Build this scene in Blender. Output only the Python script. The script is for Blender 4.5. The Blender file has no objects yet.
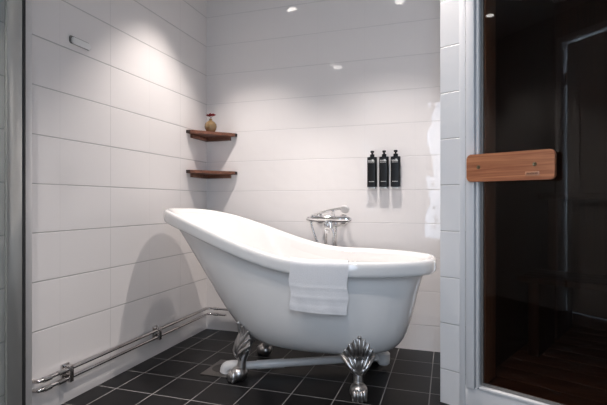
import bpy, bmesh, math, random
from mathutils import Vector, Matrix
from mathutils.bvhtree import BVHTree
random.seed(4)
PI = math.pi
sc = bpy.context.scene
C = sc.collection

# ------------------------------------------------------------------ materials
def new_mat(name):
    m = bpy.data.materials.new(name); m.use_nodes = True
    nt = m.node_tree
    return m, nt, nt.nodes['Principled BSDF']

def mat(name, col, rough=.4, metal=0., coat=0., noise=0., nscale=20., bump=0., bscale=200., spec=.5, sheen=0.):
    m, nt, b = new_mat(name)
    b.inputs['Base Color'].default_value = (*col, 1)
    b.inputs['Roughness'].default_value = rough
    b.inputs['Metallic'].default_value = metal
    b.inputs['Coat Weight'].default_value = coat
    b.inputs['Specular IOR Level'].default_value = spec
    b.inputs['Sheen Weight'].default_value = sheen
    g = nt.nodes.new('ShaderNodeNewGeometry')
    if noise > 0:
        n = nt.nodes.new('ShaderNodeTexNoise'); n.inputs['Scale'].default_value = nscale; n.inputs['Detail'].default_value = 4
        nt.links.new(g.outputs['Position'], n.inputs['Vector'])
        r = nt.nodes.new('ShaderNodeMapRange')
        r.inputs['To Min'].default_value = 1 - noise; r.inputs['To Max'].default_value = 1 + noise
        nt.links.new(n.outputs['Fac'], r.inputs['Value'])
        mx = nt.nodes.new('ShaderNodeVectorMath'); mx.operation = 'SCALE'
        mx.inputs[0].default_value = col
        nt.links.new(r.outputs['Result'], mx.inputs['Scale'])
        nt.links.new(mx.outputs['Vector'], b.inputs['Base Color'])
    if bump > 0:
        n2 = nt.nodes.new('ShaderNodeTexNoise'); n2.inputs['Scale'].default_value = bscale; n2.inputs['Detail'].default_value = 3
        nt.links.new(g.outputs['Position'], n2.inputs['Vector'])
        bp = nt.nodes.new('ShaderNodeBump'); bp.inputs['Strength'].default_value = 1; bp.inputs['Distance'].default_value = bump
        nt.links.new(n2.outputs['Fac'], bp.inputs['Height'])
        nt.links.new(bp.outputs['Normal'], b.inputs['Normal'])
    return m

def M(nt, op, a, b=None, clamp=False):
    n = nt.nodes.new('ShaderNodeMath'); n.operation = op; n.use_clamp = clamp
    for i, v in enumerate((a, b)):
        if v is None: continue
        if isinstance(v, (int, float)): n.inputs[i].default_value = v
        else: nt.links.new(v, n.inputs[i])
    return n.outputs[0]

def joint(nt, c, off, per, w):
    """1 inside a joint of half width w at off + k*per, falling to 0 outside"""
    t = M(nt, 'FRACT', M(nt, 'ADD', M(nt, 'DIVIDE', M(nt, 'SUBTRACT', c, off), per), .5))
    d = M(nt, 'MULTIPLY', M(nt, 'ABSOLUTE', M(nt, 'SUBTRACT', t, .5)), per)
    r = nt.nodes.new('ShaderNodeMapRange'); r.interpolation_type = 'SMOOTHSTEP'
    r.inputs['From Min'].default_value = w * .6; r.inputs['From Max'].default_value = w * 1.5
    r.inputs['To Min'].default_value = 1; r.inputs['To Max'].default_value = 0
    nt.links.new(d, r.inputs['Value'])
    return r.outputs['Result']

def tile_mat(name, col, grout, axis, joints, rough, wave=.0006, wscale=5., direction=None, var=0., jdepth=.0015, spec=.5):
    """joints: list of (axis letter, offset, period, half width, strength)"""
    m, nt, b = new_mat(name)
    b.inputs['Specular IOR Level'].default_value = spec
    g = nt.nodes.new('ShaderNodeNewGeometry')
    s = nt.nodes.new('ShaderNodeSeparateXYZ'); nt.links.new(g.outputs['Position'], s.inputs[0])
    co = {'x': s.outputs[0], 'y': s.outputs[1], 'z': s.outputs[2]}
    if direction:
        dt = nt.nodes.new('ShaderNodeVectorMath'); dt.operation = 'DOT_PRODUCT'
        dt.inputs[1].default_value = direction
        nt.links.new(g.outputs['Position'], dt.inputs[0]); co['s'] = dt.outputs['Value']
    tot = None
    for ax, off, per, w, st in joints:
        j = M(nt, 'MULTIPLY', joint(nt, co[ax], off, per, w), st)
        tot = j if tot is None else M(nt, 'MAXIMUM', tot, j)
    base = nt.nodes.new('ShaderNodeRGB'); base.outputs[0].default_value = (*col, 1)
    bcol = base.outputs[0]
    if var > 0:
        n0 = nt.nodes.new('ShaderNodeTexNoise'); n0.inputs['Scale'].default_value = 9; n0.inputs['Detail'].default_value = 6
        nt.links.new(g.outputs['Position'], n0.inputs['Vector'])
        r = nt.nodes.new('ShaderNodeMapRange'); r.inputs['To Min'].default_value = 1 - var; r.inputs['To Max'].default_value = 1 + var
        nt.links.new(n0.outputs['Fac'], r.inputs['Value'])
        vs = nt.nodes.new('ShaderNodeVectorMath'); vs.operation = 'SCALE'
        nt.links.new(bcol, vs.inputs[0]); nt.links.new(r.outputs['Result'], vs.inputs['Scale']); bcol = vs.outputs['Vector']
    mx = nt.nodes.new('ShaderNodeMix'); mx.data_type = 'RGBA'
    nt.links.new(tot, mx.inputs['Factor']); nt.links.new(bcol, mx.inputs['A'])
    mx.inputs['B'].default_value = (*grout, 1)
    nt.links.new(mx.outputs['Result'], b.inputs['Base Color'])
    rr = M(nt, 'ADD', M(nt, 'MULTIPLY', tot, .5), rough, True)
    nt.links.new(rr, b.inputs['Roughness'])
    n = nt.nodes.new('ShaderNodeTexNoise'); n.inputs['Scale'].default_value = wscale; n.inputs['Detail'].default_value = 1.5
    nt.links.new(g.outputs['Position'], n.inputs['Vector'])
    h = M(nt, 'SUBTRACT', M(nt, 'MULTIPLY', n.outputs['Fac'], wave), M(nt, 'MULTIPLY', tot, jdepth))
    bp = nt.nodes.new('ShaderNodeBump'); bp.inputs['Strength'].default_value = 1; bp.inputs['Distance'].default_value = 1
    nt.links.new(h, bp.inputs['Height']); nt.links.new(bp.outputs['Normal'], b.inputs['Normal'])
    return m

def wood_mat(name, dark, light, axis_dir, rough=.35, scale=1., spec=.5):
    m, nt, b = new_mat(name)
    tc = nt.nodes.new('ShaderNodeTexCoord')
    mp = nt.nodes.new('ShaderNodeMapping')
    sx = [38 * scale] * 3; sx[axis_dir] = 2.2 * scale
    mp.inputs['Scale'].default_value = sx
    nt.links.new(tc.outputs['Object'], mp.inputs['Vector'])
    n = nt.nodes.new('ShaderNodeTexNoise'); n.inputs['Scale'].default_value = 1.6; n.inputs['Detail'].default_value = 8
    n.inputs['Distortion'].default_value = .9
    nt.links.new(mp.outputs['Vector'], n.inputs['Vector'])
    rp = nt.nodes.new('ShaderNodeValToRGB')
    rp.color_ramp.elements[0].position = .32; rp.color_ramp.elements[0].color = (*dark, 1)
    rp.color_ramp.elements[1].position = .66; rp.color_ramp.elements[1].color = (*light, 1)
    nt.links.new(n.outputs['Fac'], rp.inputs['Fac']); nt.links.new(rp.outputs['Color'], b.inputs['Base Color'])
    b.inputs['Roughness'].default_value = rough
    b.inputs['Specular IOR Level'].default_value = spec
    bp = nt.nodes.new('ShaderNodeBump'); bp.inputs['Distance'].default_value = .0006; bp.inputs['Strength'].default_value = .6
    nt.links.new(n.outputs['Fac'], bp.inputs['Height']); nt.links.new(bp.outputs['Normal'], b.inputs['Normal'])
    return m

def glass_mat(name, tint, ior=1.5):
    m = bpy.data.materials.new(name); m.use_nodes = True
    nt = m.node_tree; nt.nodes.clear()
    o = nt.nodes.new('ShaderNodeOutputMaterial')
    tr = nt.nodes.new('ShaderNodeBsdfTransparent'); tr.inputs['Color'].default_value = (*tint, 1)
    gl = nt.nodes.new('ShaderNodeBsdfGlossy'); gl.inputs['Roughness'].default_value = .003
    fr = nt.nodes.new('ShaderNodeFresnel'); fr.inputs['IOR'].default_value = ior
    mx = nt.nodes.new('ShaderNodeMixShader')
    ge = nt.nodes.new('ShaderNodeNewGeometry')
    fc = M(nt, 'MULTIPLY', fr.outputs[0], M(nt, 'SUBTRACT', 1., ge.outputs['Backfacing']))
    nt.links.new(fc, mx.inputs[0]); nt.links.new(tr.outputs[0], mx.inputs[1]); nt.links.new(gl.outputs[0], mx.inputs[2])
    nt.links.new(mx.outputs[0], o.inputs['Surface'])
    return m

def emit_mat(name, col, s):
    m = bpy.data.materials.new(name); m.use_nodes = True
    nt = m.node_tree; nt.nodes.clear()
    o = nt.nodes.new('ShaderNodeOutputMaterial'); e = nt.nodes.new('ShaderNodeEmission')
    e.inputs['Color'].default_value = (*col, 1); e.inputs['Strength'].default_value = s
    nt.links.new(e.outputs[0], o.inputs['Surface'])
    return m

# ------------------------------------------------------------------ mesh helpers
def obj(name, bm, m, parent=None, smooth=True, angle=40):
    bmesh.ops.recalc_face_normals(bm, faces=bm.faces[:])
    me = bpy.data.meshes.new(name); bm.to_mesh(me); bm.free()
    if smooth:
        for p in me.polygons: p.use_smooth = True
        try: me.set_sharp_from_angle(angle=math.radians(angle))
        except Exception: pass
    o = bpy.data.objects.new(name, me); C.objects.link(o)
    if m: me.materials.append(m)
    if parent: o.parent = parent
    return o

def thing(name, label, cat, loc=(0, 0, 0), rotz=0, group=None):
    o = bpy.data.objects.new(name, None); C.objects.link(o)
    o.location = loc; o.rotation_euler = (0, 0, rotz); o.empty_display_size = .05
    o['label'] = label; o['category'] = cat
    if group: o['group'] = group
    return o

def tag(o, label, cat, group=None):
    o['label'] = label; o['category'] = cat
    if group: o['group'] = group
    return o

def struct(name, bm, m, parent=None, **k):
    o = obj(name, bm, m, parent, **k); o['kind'] = 'structure'
    return o

def box(bm, x0, x1, y0, y1, z0, z1, bev=0., seg=2, mx=None):
    t = bmesh.new()
    bmesh.ops.create_cube(t, size=1)
    bmesh.ops.scale(t, vec=(x1 - x0, y1 - y0, z1 - z0), verts=t.verts)
    bmesh.ops.translate(t, vec=((x0 + x1) / 2, (y0 + y1) / 2, (z0 + z1) / 2), verts=t.verts)
    if bev > 0:
        bmesh.ops.bevel(t, geom=t.edges[:], offset=bev, segments=seg, affect='EDGES', profile=.5)
    merge(bm, t, mx)
    return bm

def merge(bm, t, mx=None):
    if mx is not None: bmesh.ops.transform(t, matrix=mx, verts=t.verts)
    me = bpy.data.meshes.new('tmp'); t.to_mesh(me); t.free()
    bm.from_mesh(me); bpy.data.meshes.remove(me)

def tube(bm, pts, rad, n=16, cap=True, flat=None):
    """sweep a circle along pts; rad number or list; flat=(su,sv) squashes the section"""
    pts = [Vector(p) for p in pts]
    if isinstance(rad, (int, float)): rad = [rad] * len(pts)
    rings = []; up = None
    for i, p in enumerate(pts):
        d = (pts[min(i + 1, len(pts) - 1)] - pts[max(i - 1, 0)]).normalized()
        if up is None:
            up = Vector((0, 0, 1)) if abs(d.z) < .9 else Vector((0, 1, 0))
        u = (up - d * up.dot(d)).normalized(); v = d.cross(u); up = u
        su, sv = flat or (1, 1)
        rings.append([bm.verts.new(p + (u * math.cos(2 * PI * k / n) * su + v * math.sin(2 * PI * k / n) * sv) * rad[i]) for k in range(n)])
    for a, b in zip(rings, rings[1:]):
        for k in range(n): bm.faces.new((a[k], a[(k + 1) % n], b[(k + 1) % n], b[k]))
    if cap:
        bm.faces.new(rings[0][::-1]); bm.faces.new(rings[-1])
    return bm

def lathe(bm, prof, n=32, mx=None, cap=True):
    """prof: list of (r, z) revolved round z"""
    t = bmesh.new(); rings = []
    for r, z in prof:
        if r < 1e-6: rings.append([t.verts.new((0, 0, z))])
        else: rings.append([t.verts.new((r * math.cos(2 * PI * k / n), r * math.sin(2 * PI * k / n), z)) for k in range(n)])
    for a, b in zip(rings, rings[1:]):
        for k in range(n):
            k2 = (k + 1) % n
            if len(a) == 1 and len(b) == 1: continue
            if len(a) == 1: t.faces.new((a[0], b[k], b[k2]))
            elif len(b) == 1: t.faces.new((a[k], a[k2], b[0]))
            else: t.faces.new((a[k], a[k2], b[k2], b[k]))
    if cap:
        if len(rings[0]) > 1: t.faces.new(rings[0][::-1])
        if len(rings[-1]) > 1: t.faces.new(rings[-1])
    merge(bm, t, mx)
    return bm

def ell(bm, c, r, mx=None, n=16):
    t = bmesh.new()
    bmesh.ops.create_uvsphere(t, u_segments=n, v_segments=n // 2 + 2, radius=1)
    bmesh.ops.scale(t, vec=r, verts=t.verts)
    bmesh.ops.translate(t, vec=c, verts=t.verts)
    merge(bm, t, mx)

def prism(bm, pts, z0, z1, bev=0., seg=2, mx=None):
    t = bmesh.new()
    a = [t.verts.new((x, y, z0)) for x, y in pts]; b = [t.verts.new((x, y, z1)) for x, y in pts]
    t.faces.new(a[::-1]); t.faces.new(b)
    n = len(pts)
    for i in range(n): t.faces.new((a[i], a[(i + 1) % n], b[(i + 1) % n], b[i]))
    if bev > 0: bmesh.ops.bevel(t, geom=t.edges[:], offset=bev, segments=seg, affect='EDGES')
    merge(bm, t, mx)

def bez(ps, n):
    out = []
    for i in range(n + 1):
        t = i / n; q = [Vector(p) for p in ps]
        while len(q) > 1: q = [q[k].lerp(q[k + 1], t) for k in range(len(q) - 1)]
        out.append(q[0])
    return out

def smooth_path(pts, n=8):
    """Catmull-Rom through the points"""
    P = [Vector(p) for p in pts]; P = [P[0] * 2 - P[1]] + P + [P[-1] * 2 - P[-2]]
    out = []
    for i in range(1, len(P) - 2):
        for k in range(n):
            t = k / n
            out.append(.5 * ((2 * P[i]) + (P[i + 1] - P[i - 1]) * t + (2 * P[i - 1] - 5 * P[i] + 4 * P[i + 1] - P[i + 2]) * t * t + (3 * P[i] - P[i - 1] - 3 * P[i + 1] + P[i + 2]) * t ** 3))
    out.append(P[-2])
    return out

# ------------------------------------------------------------------ palette
LX, BY, H = -1.589, 2.702, 2.40          # left wall, back wall, ceiling height
PHI = math.radians(24.4)
P0 = Vector((-.034, 2.03, 0)); TT = Vector((math.cos(PHI), -math.sin(PHI), 0)); NN = Vector((-math.sin(PHI), -math.cos(PHI), 0))
SM = Matrix.Translation(P0) @ Matrix.Rotation(-PHI, 4, 'Z')      # sauna frame: x along the front, +y into the cabin

TILE = (.80, .768, .757); GROUT = (.50, .485, .48)
left_tile = tile_mat('white_tile_left', TILE, GROUT, 'yz', [('z', .148, .2, .0021, 1.), ('y', 1.785, .6, .0012, .5), ('y', 1.485, .6, .001, .16)], .07)
back_tile = tile_mat('white_tile_back', TILE, GROUT, 'xz', [('z', .148, .2, .0019, .5), ('x', -1.389, .3, .001, .10)], .035, wave=.0024, wscale=9)
sauna_tile = tile_mat('white_tile_pillar', (.80, .79, .79), GROUT, 'sz', [('z', .148, .2, .0022, .9)], .1)
floor_tile = tile_mat('black_floor_tile', (.0085, .0082, .0088), (.30, .29, .285), 'xy', [('x', -1.4809, .2, .0022, 1.), ('y', 1.702, .2, .0022, 1.)], .34, wave=.0004, wscale=14, var=.35, spec=.16)
paint_white = mat('white_paint', (.8, .79, .78), .5, noise=.02)
hall_paint = mat('grey_paint', (.42, .41, .40), .6, noise=.03)
ceil_paint = mat('ceiling_paint', (.68, .67, .66), .6, noise=.02)
gloss_white = mat('white_lacquer', (.78, .775, .78), .28, noise=.01, nscale=4)
enamel = mat('white_enamel', (.86, .845, .83), .06, coat=.4, noise=.004, nscale=3)
chrome = mat('chrome', (.82, .82, .83), .06, 1.)
pipe_chrome = mat('pipe_chrome', (.62, .60, .59), .16, 1., noise=.05, nscale=40)
pewter = mat('foot_pewter', (.56, .54, .525), .30, 1., noise=.12, nscale=60)
steel = mat('brushed_steel', (.22, .21, .20), .38, 1., noise=.2, nscale=90)
alu = mat('satin_aluminium', (.68, .67, .665), .4, .3, noise=.02)
stile_alu = mat('grey_aluminium', (.50, .51, .495), .22, .6, noise=.03)
rubber = mat('black_rubber', (.03, .03, .03), .6, noise=.1)
plastic_white = mat('white_plastic', (.78, .77, .76), .3, noise=.01)
black_bottle = mat('black_bottle', (.008, .008, .009), .35, noise=.1, spec=.25)
print_white = mat('white_print', (.55, .55, .54), .6, noise=.05)
clear_plastic = mat('clear_bracket', (.62, .62, .62), .15, .2, noise=.05)
terry = mat('white_terry', (.84, .83, .84), .95, sheen=.3, bump=.0016, bscale=420, noise=.03, nscale=120)
shelf_wood = wood_mat('dark_shelf_wood', (.105, .042, .026), (.26, .112, .070), 0, .4)
shelf_end = wood_mat('shelf_end_grain', (.02, .012, .010), (.05, .03, .024), 2, .6)
handle_wood = wood_mat('handle_wood', (.33, .095, .036), (.60, .235, .10), 0, .45, 1.)
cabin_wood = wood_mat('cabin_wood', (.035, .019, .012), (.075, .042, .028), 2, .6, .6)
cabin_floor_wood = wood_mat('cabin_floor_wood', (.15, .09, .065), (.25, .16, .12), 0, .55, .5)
amber = mat('amber_glass_vase', (.24, .155, .075), .15, .25, coat=.5, noise=.25, nscale=60)
petal = mat('dark_red_petals', (.22, .012, .018), .6, noise=.3, nscale=80)
stem_mat = mat('dried_stem', (.12, .06, .03), .7, noise=.2)
smoked = glass_mat('smoked_glass', (.64, .54, .48))
clear = glass_mat('clear_screen_glass', (.955, .968, .96))
lens_mat = emit_mat('lamp_lens', (1, .93, .86), 14)

# ------------------------------------------------------------------ setting
bm = bmesh.new(); box(bm, LX - .1, 1.3, -1.6, BY + .1, -.1, 0); struct('floor', bm, floor_tile, smooth=False)
bm = bmesh.new(); box(bm, LX - .1, 1.3, -.1, BY + .1, H, H + .1); struct('ceiling', bm, ceil_paint, smooth=False)
bm = bmesh.new(); box(bm, LX - .1, LX, -.1, BY + .1, 0, H); struct('wall_left', bm, left_tile, smooth=False)
bm = bmesh.new(); box(bm, LX, .26, BY, BY + .1, 0, H); struct('wall_back', bm, back_tile, smooth=False)
# doorway wall behind the camera
OX0, OX1, OZ, OS = -.21, .27, 2.08, .42
bm = bmesh.new()
box(bm, LX, -.975, -.08, .06, 0, H); box(bm, -.27, OX0, -.08, .06, 0, H); box(bm, -.975, -.27, -.08, .06, 2.20, H)
box(bm, OX1, 1.2, -.08, .06, 0, H); box(bm, OX0, OX1, -.08, .06, OZ, H); box(bm, OX0, OX1, -.08, .06, 0, OS)
struct('wall_front', bm, hall_paint, smooth=False)
bm = bmesh.new(); box(bm, 1.1, 1.2, .06, 1.75, 0, H); struct('wall_right', bm, hall_paint, smooth=False)

# tiled pillar in front of the sauna cabin's side wall
bm = bmesh.new(); box(bm, 0, .112, 0, .735, 0, H, mx=SM); struct('wall_sauna', bm, sauna_tile, smooth=False)
bm = bmesh.new(); box(bm, .088, .1118, -.006, .0, .0, H, .002, mx=SM); struct('trim_1', bm, gloss_white)
# casing: two stepped boards left, one right, header, plinth
bm = bmesh.new()
box(bm, .121, .155, -.020, .03, .104, H, .003, mx=SM); box(bm, .112, .160, .004, .03, .104, H, 0, mx=SM); box(bm, .161, .172, -.014, .03, .110, H, .002, mx=SM)
struct('trim_2', bm, gloss_white)
bm = bmesh.new(); box(bm, .112, 1.2, -.004, .05, 0, .105, .002, mx=SM); box(bm, .172, .88, -.012, .05, .105, .117, .002, mx=SM)
struct('trim_3', bm, gloss_white)
bm = bmesh.new(); box(bm, .88, .94, -.022, .03, .105, H, .003, mx=SM); struct('trim_4', bm, gloss_white)
bm = bmesh.new(); box(bm, .172, .88, -.022, .03, 2.06, H, .003, mx=SM); struct('trim_5', bm, gloss_white)
bm = bmesh.new(); box(bm, .94, 1.3, 0, .08, .105, H, mx=SM); struct('wall_sauna_side', bm, sauna_tile, smooth=False)

# cabin interior
bm = bmesh.new()
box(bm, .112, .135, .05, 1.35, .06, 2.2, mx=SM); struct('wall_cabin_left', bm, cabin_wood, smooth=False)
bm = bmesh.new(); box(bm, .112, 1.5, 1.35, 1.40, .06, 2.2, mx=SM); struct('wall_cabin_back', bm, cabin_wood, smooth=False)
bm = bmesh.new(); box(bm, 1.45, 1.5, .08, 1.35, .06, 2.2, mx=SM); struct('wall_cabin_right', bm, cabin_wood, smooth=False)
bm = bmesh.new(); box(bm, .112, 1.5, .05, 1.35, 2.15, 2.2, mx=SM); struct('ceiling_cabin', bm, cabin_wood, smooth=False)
bm = bmesh.new()
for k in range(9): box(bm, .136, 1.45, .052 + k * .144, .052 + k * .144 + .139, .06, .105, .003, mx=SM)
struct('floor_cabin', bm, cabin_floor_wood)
bm = bmesh.new(); box(bm, .150, .187, .022, .14, .117, 2.06, .002, mx=SM); struct('trim_6', bm, wood_mat('jamb_wood', (.40, .27, .19), (.55, .40, .30), 2, .5, .6))

def bench(z, y0, y1, label):
    t = thing('sauna_bench', label, 'bench', SM @ Vector((.136, y0, .105)), -PHI)
    b = bmesh.new()
    n = 4; w = (y1 - y0) / n
    for k in range(n): box(b, .01, 1.30, k * w, (k + 1) * w - .012, z - .028 - .105, z - .105, .004)
    obj('bench_slats', b, cabin_wood, t)
    for x in (.06, 1.2):
        b = bmesh.new(); box(b, x, x + .05, .02, y1 - y0 - .03, 0, z - .028 - .105, .003)
        obj('bench_support', b, cabin_wood, t)
bench(.50, .55, .90, 'low dark slatted bench inside the sauna cabin')
bench(.92, .92, 1.33, 'high dark slatted bench at the back of the sauna cabin')

# panel door behind the camera (seen mirrored in the smoked glass)
bm = bmesh.new()
box(bm, -.975, -.935, -.08, .075, 0, 2.20, .003); box(bm, -.31, -.27, -.08, .075, 0, 2.20, .003); box(bm, -.935, -.31, -.08, .075, 2.16, 2.20, .003)
struct('trim_7', bm, gloss_white)
bm = bmesh.new()
X0, X1 = -.912, -.315
for x0, x1, z0, z1 in ((X0, X0 + .10, .01, 2.14), (X1 - .10, X1, .01, 2.14), (X0 + .1, X1 - .1, 2.02, 2.14), (X0 + .1, X1 - .1, .86, .98), (X0 + .1, X1 - .1, .01, .2)):
    box(bm, x0, x1, -.01, .03, z0, z1, .002)
box(bm, X0 + .09, X1 - .09, 0, .018, .15, 2.05)
d = struct('door_1', bm, paint_white)
for z in (.2, 1.86):
    b = bmesh.new(); tube(b, [(X0 - .006, .035, z - .05), (X0 - .006, .035, z + .05)], .008, 10); obj('hinge', b, steel, d)
b = bmesh.new(); tube(b, [(X1 - .05, .03, 1.02), (X1 - .05, .07, 1.02), (X1 - .16, .07, 1.02)], .008, 10); obj('door_handle', b, steel, d)

# ------------------------------------------------------------------ sauna door
sd = thing('sauna_door', 'smoked brown glass sauna door with long wooden pull handle', 'door', SM @ Vector((.18, 0, .12)), -PHI)
b = bmesh.new(); box(b, .002, .695, .012, .020, 0.0, 1.935, .0005); obj('glass_pane', b, smoked, sd, smooth=False)
b = bmesh.new(); box(b, -.006, .003, .004, .024, 0.0, 1.935, .001); box(b, .003, .695, .006, .011, -.002, .010, .001)
obj('edge_seal', b, mat('grey_seal', (.22, .21, .20), .4, .3, noise=.1), sd)
hx0, hx1, hz0, hz1 = .139 - .18, .4596 - .18, .9555 - .12, 1.0655 - .12
def round_rect(x0, x1, z0, z1, r, n=6):
    pts = []
    for cx, cz, a0 in ((x1 - r, z1 - r, 0), (x0 + r, z1 - r, PI / 2), (x0 + r, z0 + r, PI), (x1 - r, z0 + r, 1.5 * PI)):
        for k in range(n + 1):
            a = a0 + k * PI / 2 / n; pts.append((cx + r * math.cos(a), cz + r * math.sin(a)))
    return pts
b = bmesh.new(); prism(b, round_rect(hx0, hx1, hz0, hz1, .016), .030, .056, .004, 2, Matrix.Rotation(PI / 2, 4, 'X'))
hd = obj('handle', b, handle_wood, sd, angle=50)
for x in (.055 - .04, .255 - .04):
    b = bmesh.new()
    xx = hx0 + (.049 if x < .1 else .255)
    lathe(b, [(0, 0), (.0075, 0), (.0078, .001), (.006, .0022), (.0035, .0015), (0, .001)], 20, Matrix.Translation((xx, -.0558, .5 * (hz0 + hz1) + .003)) @ Matrix.Rotation(PI / 2, 4, 'X'))
    obj('screw', b, mat('brass_screw', (.20, .15, .09), .3, 1.), hd)
    b = bmesh.new(); tube(b, [(xx, -.0305, .5 * (hz0 + hz1)), (xx, .0118, .5 * (hz0 + hz1))], .009, 14); obj('spacer', b, steel, hd)
b = bmesh.new(); box(b, hx1 - .098, hx1 - .05, -.0568, -.0555, hz0 + .016, hz0 + .032, .0004)
pl = obj('maker_plate', b, mat('plate_wood_tone', (.52, .24, .13), .4, noise=.05), hd)
b = bmesh.new(); x = hx1 - .093
for k in range(7):                         # worn, unreadable stamped lettering
    box(b, x, x + .0045, -.0572, -.0567, hz0 + .021, hz0 + .027 + (.001 if k % 3 == 0 else 0))
    x += .0055
obj('lettering', b, mat('stamped_letters', (.22, .09, .045), .6, noise=.1), pl, smooth=False)

# ------------------------------------------------------------------ shower screen on the left wall
ss = thing('shower_screen', 'folded clear glass shower screen with grey metal stile on left wall', 'shower screen', (LX, 1.335, .02))
b = bmesh.new(); box(b, 0.0, .022, -.038, -.001, 0, 2.0, .003); obj('wall_channel', b, alu, ss)
b = bmesh.new(); tube(b, [(.030, -.047, 0), (.030, -.047, 2.0)], .008, 12); obj('gasket', b, rubber, ss)
b = bmesh.new(); box(b, .028, .044, -.124, -.062, 0.0, 2.0, .003); obj('stile', b, stile_alu, ss)
b = bmesh.new(); box(b, .033, .039, -.85, -.123, 0.0, 2.0, .0005); obj('glass_pane', b, clear, ss, smooth=False)

# ------------------------------------------------------------------ pipes along the left and back walls
def corner_pipe(z, xend, label):
    t = thing('heating_pipe', label, 'pipe', (LX, BY, z))
    o = .030; r = .03
    pts = [(-.001, -1.345, 0), (.012, -1.345, 0), (.024, -1.341, 0), (o, -1.330, 0), (o, -o - r, 0)]
    pts += [(o + r - r * math.cos(a * PI / 2 / 6), -o - r + r * math.sin(a * PI / 2 / 6), 0) for a in range(1, 7)]
    pts += [(xend, -o, 0)]
    b = bmesh.new(); tube(b, pts, .0075, 14); obj('pipe_run', b, pipe_chrome, t)
    for yy in (-1.325, -1.255):
        b = bmesh.new(); tube(b, [(o, yy, 0), (o, yy + .035, 0)], .0115, 14); obj('coupling', b, pipe_chrome, t)
    b = bmesh.new(); tube(b, [(o + r + .012, -o, 0), (o + r + .045, -o, 0)], .0105, 14); obj('coupling', b, pipe_chrome, t)
corner_pipe(.152, 1.22, 'upper chrome pipe running along the left wall above the floor')
corner_pipe(.114, .165, 'lower chrome pipe along the left wall, nearest the floor')
for y, lab in ((1.508, 'chrome double pipe clip nearest the shower screen'), (2.128, 'chrome double pipe clip in the middle of the left wall pipes')):
    t = thing('pipe_clip', lab, 'pipe clip', (LX, y, .133), 0, 'chrome clips on the wall pipes')
    b = bmesh.new(); box(b, -.001, .010, -.020, .020, -.040, .040, .003); obj('back_plate', b, pipe_chrome, t)
    b = bmesh.new()
    box(b, .008, .042, -.010, .010, .030, .036, .002); box(b, .008, .042, -.010, .010, -.036, -.030, .002); box(b, .008, .042, -.010, .010, -.003, .003, .002)
    box(b, .038, .044, -.010, .010, -.036, .036, .002)
    obj('clamp', b, pipe_chrome, t)

# small white plate high on the left wall
t = thing('wall_plate', 'small white oblong plate high on the left wall', 'hook', (LX, 1.592, 1.592))
b = bmesh.new(); prism(b, round_rect(-.058, .058, -.015, .019, .008), 0, .004, .001, 2, Matrix.Rotation(PI / 2, 4, 'Z') @ Matrix.Rotation(PI / 2, 4, 'X')); obj('back_plate', b, steel, t)
b = bmesh.new(); prism(b, round_rect(-.050, .056, -.016, .014, .008), .004, .011, .003, 2, Matrix.Rotation(PI / 2, 4, 'Z') @ Matrix.Rotation(PI / 2, 4, 'X')); obj('cover', b, plastic_white, t)

# ------------------------------------------------------------------ corner shelves
def shelf(ztop, label):
    t = thing('corner_shelf', label, 'shelf', (LX, BY, ztop), 0, 'wooden corner shelves')
    L = .25; LR = .232; th = .020
    b = bmesh.new(); prism(b, [(0.001, -.001), (0.001, -L), (.03, -L), (LR, -.03), (LR, -.001)], -th, 0, .0015)
    obj('board', b, shelf_wood, t)
    b = bmesh.new(); box(b, .001, .03, -L - .003, -L, -th, 0, .001); obj('end_cap', b, shelf_end, t); b = bmesh.new(); box(b, LR, LR + .003, -.03, -.001, -th, 0, .001); obj('end_cap', b, shelf_end, t)
    b = bmesh.new(); box(b, .001, .022, -L + .045, -.001, -th - .024, -th, .001); obj('batten', b, shelf_wood, t)
    b = bmesh.new(); box(b, .022, LR - .042, -.022, -.001, -th - .024, -th, .001); obj('batten', b, shelf_wood, t)
shelf(1.335, 'upper dark wood corner shelf holding the round vase')
shelf(1.080, 'lower dark wood corner shelf, empty')

v = thing('bud_vase', 'round amber bud vase with dark red flower on upper shelf', 'vase', (LX + .098, BY - .115, 1.3352))
b = bmesh.new()
lathe(b, [(0, .0), (.018, 0), (.028, .006), (.037, .020), (.0405, .036), (.038, .052), (.028, .066), (.015, .075), (.010, .080), (.0092, .084), (.011, .088), (.009, .088), (.007, .083), (0, .078)], 28)
obj('vessel', b, amber, v)
b = bmesh.new(); tube(b, smooth_path([(0, 0, .082), (.000, .001, .094), (-.008, 0, .106)], 4), .0016, 8)
tube(b, smooth_path([(0, 0, .085), (.006, 0, .098), (.014, .002, .107)], 4), .0013, 8); obj('stem', b, stem_mat, v)
b = bmesh.new()
for cx, cz, n, rr in ((-.010, .106, 9, .021), (.016, .107, 8, .018), (.003, .113, 7, .015)):
    for k in range(n):
        a = 2 * PI * k / n + cz * 90
        mx = Matrix.Translation((cx, 0, cz)) @ Matrix.Rotation(a, 4, 'Z') @ Matrix.Rotation(-.35 - .3 * (k % 2), 4, 'Y')
        ell(b, (rr * .62, 0, 0), (rr * .6, rr * .32, .0032), mx, 8)
    ell(b, (cx, 0, cz + .002), (.005, .005, .004), None, 8)
obj('flower', b, petal, v)

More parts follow.
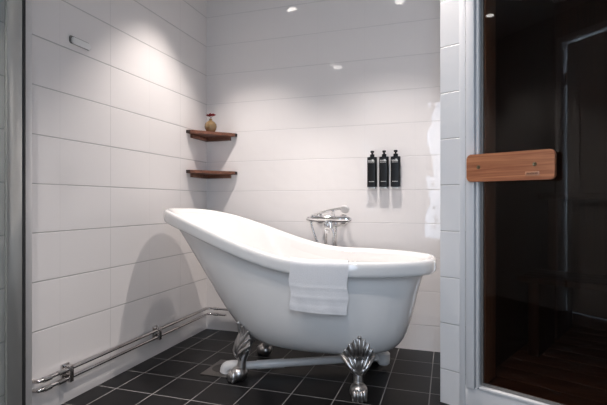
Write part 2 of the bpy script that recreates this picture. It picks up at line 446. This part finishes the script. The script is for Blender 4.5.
# ------------------------------------------------------------------ dispensers on the back wall
def dispenser():
    t = thing('soap_dispenser', '', 'dispenser', (0, BY, .966), 0, 'black pump dispensers on the back wall')
    b = bmesh.new()
    w = .0275
    prism(b, [(x, y - .034) for x, y in round_rect(-w, w, -.026, .026, .012, 5)], 0, .178, .004, 2)
    bt = obj('bottle', b, black_bottle, t)
    b = bmesh.new()
    y = -.0605; small = bmesh.new()
    for k, (x0, x1, z0, z1) in enumerate(((-.020, -.017, .150, .160), (-.015, -.012, .150, .158), (-.010, -.007, .150, .160), (-.005, -.001, .150, .158), (.001, .012, .150, .163), (.012, .016, .150, .156),
                             (-.020, -.014, .143, .1455), (-.012, -.005, .143, .1455), (-.003, .004, .143, .1455), (.006, .015, .143, .1455),
                             (-.016, -.010, .029, .033), (-.008, -.001, .029, .0325), (.001, .007, .029, .033), (.009, .015, .029, .0325))):
        box(b if z0 > .1 else small, x0, x1, y, y + .0007, z0, z1)
    obj('logo_print', b, print_white, bt, smooth=False); obj('small_print', small, print_white, bt, smooth=False)
    b = bmesh.new(); T = Matrix.Translation((0, -.034, .178))
    lathe(b, [(0, 0), (.0135, 0), (.0135, .016), (.011, .018), (.005, .018), (.005, .027), (.011, .028), (.011, .037), (.009, .039), (0, .039)], 18, T)
    box(b, -.004, .004, -.062, -.034, .206, .213, .002)
    obj('pump', b, black_bottle, t)
    b = bmesh.new(); box(b, -.020, .020, -.056, .001, -.012, -.001, .003); box(b, -.012, .012, -.009, 0, -.012, .12, .002)
    obj('wall_bracket', b, clear_plastic, t)
    return t
d0 = dispenser()
xs = (-.437, -.366, -.298)
labs = ('leftmost black pump dispenser of three on the back wall', 'middle black pump dispenser of three on the back wall', 'rightmost black pump dispenser of three on the back wall')
def dup(root):
    r = root.copy(); C.objects.link(r)
    for ch in list(root.children):
        c = ch.copy(); C.objects.link(c); c.parent = r
        for g in ch.children:
            e = g.copy(); C.objects.link(e); e.parent = c
    return r
ds = [d0, dup(d0), dup(d0)]
for o, x, l in zip(ds, xs, labs): o.location.x = x; o['label'] = l

# ------------------------------------------------------------------ slipper bathtub
TX0, TX1, TYC, TW = -1.488, -.052, 2.165, .70
TCX, TA, TB = (TX0 + TX1) / 2, (TX1 - TX0) / 2, TW / 2
def sstep(t): t = max(0., min(1., t)); return t * t * (3 - 2 * t)
def rim_h(x): return .617 + .225 * sstep((-.55 - x) / .97)
def plan(th, a, b, cx, e=2.35):
    c, s = math.cos(th), math.sin(th)
    return Vector((cx + a * math.copysign(abs(c) ** (2 / e), c), TYC + b * math.copysign(abs(s) ** (2 / e), s), 0))
NT = 96
tub = thing('bathtub', 'white freestanding slipper bathtub on silver claw feet', 'bathtub', (TCX, TYC, 0))
OFF = Vector((-TCX, -TYC, 0))
def ring_at(inset, dz, flat=None):
    pts = []
    for k in range(NT):
        th = 2 * PI * k / NT
        p = plan(th, TA - inset, TB - inset, TCX)
        p.z = (rim_h(p.x) + dz) if flat is None else flat
        pts.append(p)
    return pts
def skin(bm, rings, cap_first=False, cap_last=False):
    R = [[bm.verts.new(p + OFF) for p in r] for r in rings]
    n = len(R[0])
    for a, b in zip(R, R[1:]):
        for k in range(n): bm.faces.new((a[k], a[(k + 1) % n], b[(k + 1) % n], b[k]))
    if cap_first: bm.faces.new(R[0])
    if cap_last: bm.faces.new(R[-1])
    return R
# rim: closed rolled section
sec = [(.050, -.070), (.008, -.067), (.002, -.061), (.0, -.050), (.0, -.026), (.002, -.012), (.007, -.004), (.014, -.0005), (.021, -.001), (.031, -.006), (.041, -.016), (.0465, -.0255), (.044, -.055)]
bm = bmesh.new(); R = skin(bm, [ring_at(i, dz) for i, dz in sec])
for k in range(NT): bm.faces.new((R[-1][k], R[-1][(k + 1) % NT], R[0][(k + 1) % NT], R[0][k]))
rim = obj('rim', bm, enamel, tub, angle=60)
# shells
def shell(inset, dz, K1, K2, B, zk1, zk2, zb, n=22):
    """K1,K2,B = (cx, a, b) plan ellipses of the bezier handles and of the bottom"""
    rings = [[] for _ in range(n + 1)]
    for k in range(NT):
        th = 2 * PI * k / NT
        T = plan(th, TA - inset, TB - inset, TCX); T.z = rim_h(T.x) + dz
        k1 = plan(th, K1[1], K1[2], K1[0]); k1.z = zk1
        k2 = plan(th, K2[1], K2[2], K2[0]); k2.z = zk2
        bo = plan(th, B[1], B[2], B[0]); bo.z = zb
        for i, p in enumerate(bez([T, k1, k2, bo], n)): rings[i].append(p)
    return rings
outer = shell(.055, -.066, (-.645, .472, .30), (-.605, .448, .285), (-.60, .285, .14), .36, .165, .165)
outer.append([Vector((-.62 + (p.x + .62) * .4, TYC + (p.y - TYC) * .4, .163)) for p in outer[-1]])
inner = shell(.0462, -.0235, (-.665, .475, .27), (-.625, .40, .235), (-.61, .25, .11), .42, .205, .205)
inner.append([Vector((-.63 + (p.x + .63) * .4, TYC + (p.y - TYC) * .4, .203)) for p in inner[-1]])
bm = bmesh.new(); Ro = skin(bm, outer, cap_last=True); Ri = skin(bm, inner, cap_last=True)
for k in range(NT): bm.faces.new((Ro[0][k], Ro[0][(k + 1) % NT], Ri[0][(k + 1) % NT], Ri[0][k]))
basin = obj('basin', bm, enamel, tub, angle=60)
bmo = bmesh.new(); R = skin(bmo, outer, cap_last=True); bvh = BVHTree.FromBMesh(bmo); bmo.free()

def claw_foot(x, y, ang):
    """foot at (x, y); ang = direction it points, in plan"""
    o = Vector((math.cos(ang), math.sin(ang), 0)); s = Vector((-o.y, o.x, 0)); base = Vector((x, y, 0)) + OFF
    mx = Matrix((( o.x, s.x, 0, base.x), (o.y, s.y, 0, base.y), (0, 0, 1, 0), (0, 0, 0, 1)))
    b = bmesh.new()
    # S-shaped leg
    tube(b, [mx @ p for p in smooth_path([(-.045, 0, .205), (-.030, 0, .165), (-.016, 0, .125), (-.004, 0, .09), (.0, 0, .06), (.012, 0, .035)], 5)],
         [.026 - .0055 * min(1, i / 14) if i < 16 else .0205 + .006 * (i - 16) / 9 for i in range(26)], 14)
    ft = obj('foot', b, pewter, tub, angle=60)
    # paw
    b = bmesh.new()
    ell(b, (.012, 0, .034), (.044, .041, .036), mx)
    for k, a in enumerate((-.62, -.21, .21, .62)):
        d = Vector((math.cos(a), math.sin(a), 0))
        c = Vector((.012, 0, 0)) + d * .037
        ell(b, (c.x, c.y, .024), (.021, .014, .027), mx, 12)
        c2 = Vector((.012, 0, 0)) + d * .047
        ell(b, (c2.x, c2.y, .009), (.009, .0065, .009), mx, 10)
    p = obj('paw', b, pewter, ft, angle=60)
    # acanthus leaf: flutes fanning up the tub wall
    def hug(sv, z, lift):
        org = base + s * sv + o * .3; org.z = z
        h = bvh.ray_cast(org, -o, .8)
        t = (h[0] - base).dot(o) if h[0] is not None else -.06
        tb = -.02 + (.205 - z) * .12
        return Vector((max(t + lift, tb), sv, z))
    b = bmesh.new()
    W = [(0, .277), (.021, .266), (.042, .243), (.060, .214), (.074, .184), (.058, .158)]
    tips = [(-a, c) for a, c in W[:0:-1]] + W
    edge = []
    for i, (sv, zt) in enumerate(tips):
        pts = []; rad = []
        for j in range(12):
            u = j / 11
            f = u ** .8
            z = .104 + (zt - .104) * u
            sw = sv * (u ** 1.5 if abs(sv) < .06 else u ** 1.1) + .010 * (1 - u) * (sv / .071)
            q = hug(sw, z, .007)
            w = min(1, u / .55); q.x = q.x * w + (1 - w) * .008 + .030 * math.sin(PI * u)
            pts.append(mx @ q); rad.append(.0045 + .0066 * math.sin(PI * min(1, u * .75 + .15)))
        tube(b, pts, rad, 10)
        ell(b, tuple(pts[-1]), (.0070, .0070, .0065), None, 10)
        edge.append(pts)
    # web between the flutes
    g = [[b.verts.new(p - Vector((o.x, o.y, 0)) * .003) for p in e] for e in edge]
    for A, B2 in zip(g, g[1:]):
        for j in range(11): b.faces.new((A[j], A[j + 1], B2[j + 1], B2[j]))
    ell(b, tuple(mx @ (hug(0, .281, .008))), (.010, .010, .009), None, 12)
    obj('acanthus_leaf', b, pewter, ft, angle=60)
claw_foot(-.970, 1.978, math.radians(180 + 44))
claw_foot(-.385, 1.965, math.radians(-72))
claw_foot(-.985, 2.33, math.radians(180 - 38))
claw_foot(-.400, 2.40, math.radians(62))
# basin drain and chrome overflow
b = bmesh.new(); lathe(b, [(0, .004), (.024, .004), (.030, .002), (.032, -.002), (0, -.004)], 24, Matrix.Translation(Vector((-.45, TYC, .207)) + OFF)); obj('drain', b, chrome, tub)

# ------------------------------------------------------------------ waste pipe and floor drain
wp = thing('waste_pipe', 'white plastic waste pipe under the bathtub reaching the floor drain', 'pipe', (-1.055, 2.055, 0))
org = Vector((-1.055, 2.055, 0))
A, B = Vector((-1.05, 2.035, .036)), Vector((-.33, 2.345, .060))
b = bmesh.new(); tube(b, [A - org, B - org], .020, 20); obj('pipe_run', b, plastic_white, wp)
b = bmesh.new(); tube(b, [Vector(p) - org for p in smooth_path([(-1.02, 2.048, .037), (-1.055, 2.036, .036), (-1.078, 2.030, .028), (-1.084, 2.028, .0055)], 5)], .029, 20); obj('elbow', b, plastic_white, wp)
b = bmesh.new(); tube(b, [A.lerp(B, .16) - org, A.lerp(B, .34) - org], .0225, 20); obj('coupling', b, plastic_white, wp)
b = bmesh.new()
lathe(b, [(0, .022), (.024, .022), (.032, .030), (.034, .05), (.034, .080), (.028, .086), (.018, .088), (.018, .150), (0, .150)], 24, Matrix.Translation(Vector((-.325, 2.345, 0)) - org)); obj('trap', b, plastic_white, wp)
fd = thing('drain_cover', 'square grey steel drain cover set in the black floor tiles', 'drain cover', (-1.122, 2.08, 0))
b = bmesh.new(); box(b, -.075, .075, -.108, .108, .0002, .004, .0015); pl = obj('cover_plate', b, steel, fd)
b = bmesh.new()
lathe(b, [(0, .0046), (.050, .0046), (.056, .0052), (.060, .0042), (0, .0040)], 32); obj('strainer', b, mat('dark_strainer', (.10, .095, .09), .4, .9, noise=.2, nscale=80), pl)

# ------------------------------------------------------------------ towel over the near rim
tx0, tx1 = -.656, -.404
def towel():
    bm = bmesh.new()
    xm = (tx0 + tx1) / 2
    nearY = TYC - TB * (1 - abs((xm - TCX) / TA) ** 2.35) ** (1 / 2.35)
    prof = []                                   # (y offset from the rim's outer face, z rel. to rim top)
    path = [(.066, -.042), (.056, -.022), (.044, -.008), (.036, -.001), (.026, .006), (.012, .007), (-.002, -.001), (-.009, -.014), (-.011, -.04), (-.0115, -.08), (-.010, -.12), (-.009, -.16), (-.008, -.216)]
    P = smooth_path([(0, a, c) for a, c in path], 6)
    nx = 28; rows = []
    L = [0]
    for i in range(1, len(P)): L.append(L[-1] + (P[i] - P[i - 1]).length)
    for i, p in enumerate(P):
        row = []
        for j in range(nx + 1):
            u = j / nx; x = tx0 + (tx1 - tx0) * u
            yr = TYC - TB * (1 - abs((x - TCX) / TA) ** 2.35) ** (1 / 2.35)
            down = max(0, (L[i] - .17) / .2)
            xx = x + .004 * math.sin(9 * L[i] * 6 + 1) * (1 if u in (0, 1) else .4) + (.006 * down if u < .5 else -.004 * down) * abs(u - .5) * 2
            rip = .0028 * math.sin(u * 11 + L[i] * 25) * min(1, down * 1.2) + .0015 * math.sin(u * 23 - L[i] * 40) * min(1, down)
            z = rim_h(x) + p.z - .010 * u * max(0, down)
            # hems: thin ridges across
            h = sum(.0022 * math.exp(-((L[i] - c) / .0055) ** 2) for c in (.205, .248, .292, .335))
            row.append(bm.verts.new((xx, yr + p.y + rip * -1 - h, z)))
        rows.append(row)
    for a, b in zip(rows, rows[1:]):
        for j in range(nx): bm.faces.new((a[j], a[j + 1], b[j + 1], b[j]))
    bmesh.ops.recalc_face_normals(bm, faces=bm.faces[:])
    bmesh.ops.solidify(bm, geom=bm.faces[:], thickness=.0055)
    return bm
tw = obj('hand_towel', towel(), terry, None, angle=70)
tag(tw, 'folded white terry towel hanging over the near rim of the bathtub', 'towel')

# ------------------------------------------------------------------ bath mixer on the back wall
fx, fz = -.694, .770
mxr = thing('bath_mixer', 'chrome bath mixer tap with hand shower on the back wall', 'tap', (fx, BY, fz))
for s in (-.075, .075):
    b = bmesh.new()
    lathe(b, [(0, 0), (.030, 0), (.030, .006), (.020, .014), (.014, .02), (.014, .07), (0, .07)], 22, Matrix.Translation((s, -.0002, 0)) @ Matrix.Rotation(PI / 2, 4, 'X'))
    obj('wall_union', b, chrome, mxr)
b = bmesh.new()
tube(b, [(-.142, -.088, .000), (-.135, -.088, 0), (-.10, -.088, .001), (-.05, -.088, .002), (.05, -.088, .002), (.10, -.088, .001), (.128, -.088, 0), (.140, -.088, 0)], [.006, .013, .019, .022, .022, .020, .016, .008], 20)
obj('body', b, chrome, mxr)
b = bmesh.new(); tube(b, smooth_path([(-.02, -.090, -.018), (-.015, -.105, -.038), (.0, -.150, -.050), (.02, -.20, -.055)], 5), [.013] * 16, 14)
lathe(b, [(0, 0), (.014, 0), (.015, .018), (.010, .02), (0, .02)], 16, Matrix.Translation((.02, -.20, -.078))); obj('spout', b, chrome, mxr)
b = bmesh.new(); box(b, -.012, .012, -.105, -.070, -.042, -.012, .004)
lathe(b, [(0, 0), (.019, 0), (.019, .03), (.013, .034), (0, .034)], 18, Matrix.Translation((.012, -.088, -.05))); obj('diverter', b, chrome, mxr)
b = bmesh.new()
tube(b, smooth_path([(-.105, -.098, .022), (-.06, -.102, .036), (.0, -.106, .052), (.05, -.108, .062), (.085, -.108, .066)], 5), [.007 + .003 * i / 20 for i in range(21)], 14, flat=(.8, 1.1))
hs = obj('hand_shower', b, chrome, mxr)
b = bmesh.new()
lathe(b, [(0, .014), (.016, .014), (.026, .006), (.028, -.006), (.024, -.010), (0, -.010)], 24, Matrix.Translation((.105, -.108, .062)) @ Matrix.Rotation(.25, 4, 'Y') @ Matrix.Rotation(-.95, 4, 'X')); obj('spray_head', b, alu, hs)
b = bmesh.new(); tube(b, [(-.06, -.088, .018), (-.06, -.098, .040)], .009, 12); obj('cradle', b, chrome, mxr); b = bmesh.new(); tube(b, [(.03, -.088, .02), (.03, -.104, .052)], .008, 12); obj('cradle', b, chrome, mxr)
b = bmesh.new(); tube(b, smooth_path([(-.112, -.092, -.012), (-.103, -.096, -.05), (-.085, -.098, -.10), (-.062, -.094, -.150), (-.03, -.09, -.178), (.01, -.09, -.180), (.03, -.088, -.150), (.034, -.088, -.10), (.018, -.088, -.045)], 6), .0062, 12)
obj('hose', b, mat('ribbed_hose', (.60, .60, .61), .18, 1., bump=.001, bscale=300), mxr)
b = bmesh.new()
tube(b, [(.122, -.088, -.012), (.10, -.088, -.030), (.05, -.088, -.040), (.012, -.088, -.034)], .006, 12); obj('lever', b, chrome, mxr)
for s, lab in ((-.03, 'left chrome supply pipe dropping from the bath mixer'), (.035, 'right chrome supply pipe dropping from the bath mixer')):
    t = thing('supply_pipe', lab, 'pipe', (fx + s, BY - .045, 0))
    b = bmesh.new(); tube(b, [(0, 0, 0), (0, 0, .728)], .0075, 12); obj('pipe_run', b, pipe_chrome, t)
    b = bmesh.new(); tube(b, [(0, 0, .728), (0, 0, .752)], .012, 12); obj('nut', b, pipe_chrome, t)

# ------------------------------------------------------------------ lights
lamps = [(-1.17, 2.12), (-.34, 1.98), (-1.20, .55), (-.25, .75)]
POW = [72, 74, 56, 34]
SPR = [82, 92, 92, 92]
for i, (x, y) in enumerate(lamps):
    t = thing('ceiling_light', 'small round recessed downlight in the white ceiling', 'light', (x, y, H), 0, 'recessed downlights')
    b = bmesh.new(); lathe(b, [(.034, -.0005), (.046, -.0005), (.048, -.004), (.044, -.007), (.034, -.006)], 28, cap=False); obj('bezel', b, chrome, t)
    b = bmesh.new(); lathe(b, [(0, -.003), (.0335, -.003), (.0335, -.0005), (0, -.0005)], 24); obj('lens', b, lens_mat, t)
    L = bpy.data.lights.new('downlight_beam', 'SPOT'); L.energy = POW[i]; L.color = (1, .915, .865)
    L.spot_size = math.radians(SPR[i]); L.spot_blend = .6; L.shadow_soft_size = .028
    lo = bpy.data.objects.new('downlight_beam', L); C.objects.link(lo); lo.location = (0, 0, -.012); lo.parent = t
# portal over the doorway lets the sampler find the daylight
P = bpy.data.lights.new('doorway_portal', 'AREA'); P.shape = 'RECTANGLE'; P.size = OX1 - OX0; P.size_y = OZ - OS; P.cycles.is_portal = True
po = bpy.data.objects.new('doorway_portal', P); C.objects.link(po); po.location = ((OX0 + OX1) / 2, -.08, (OZ + OS) / 2); po.rotation_euler = (PI / 2, 0, 0)

w = bpy.data.worlds.new('daylight'); sc.world = w; w.use_nodes = True
bg = w.node_tree.nodes['Background']; bg.inputs['Color'].default_value = (.68, .82, 1.0, 1); bg.inputs['Strength'].default_value = 6.0

# ------------------------------------------------------------------ camera
cam = bpy.data.cameras.new('camera'); co = bpy.data.objects.new('camera', cam); C.objects.link(co)
cam.sensor_fit = 'HORIZONTAL'; cam.sensor_width = 36; cam.lens = 443 / 607 * 36; cam.clip_start = .02
co.location = (0, 0, .872); co.rotation_euler = (PI / 2, 0, .3163)
sc.camera = co
sc.view_settings.view_transform = 'Standard'; sc.view_settings.look = 'None'; sc.view_settings.gamma = 1
sc.view_settings.use_curve_mapping = False; sc.view_settings.exposure = 0.2
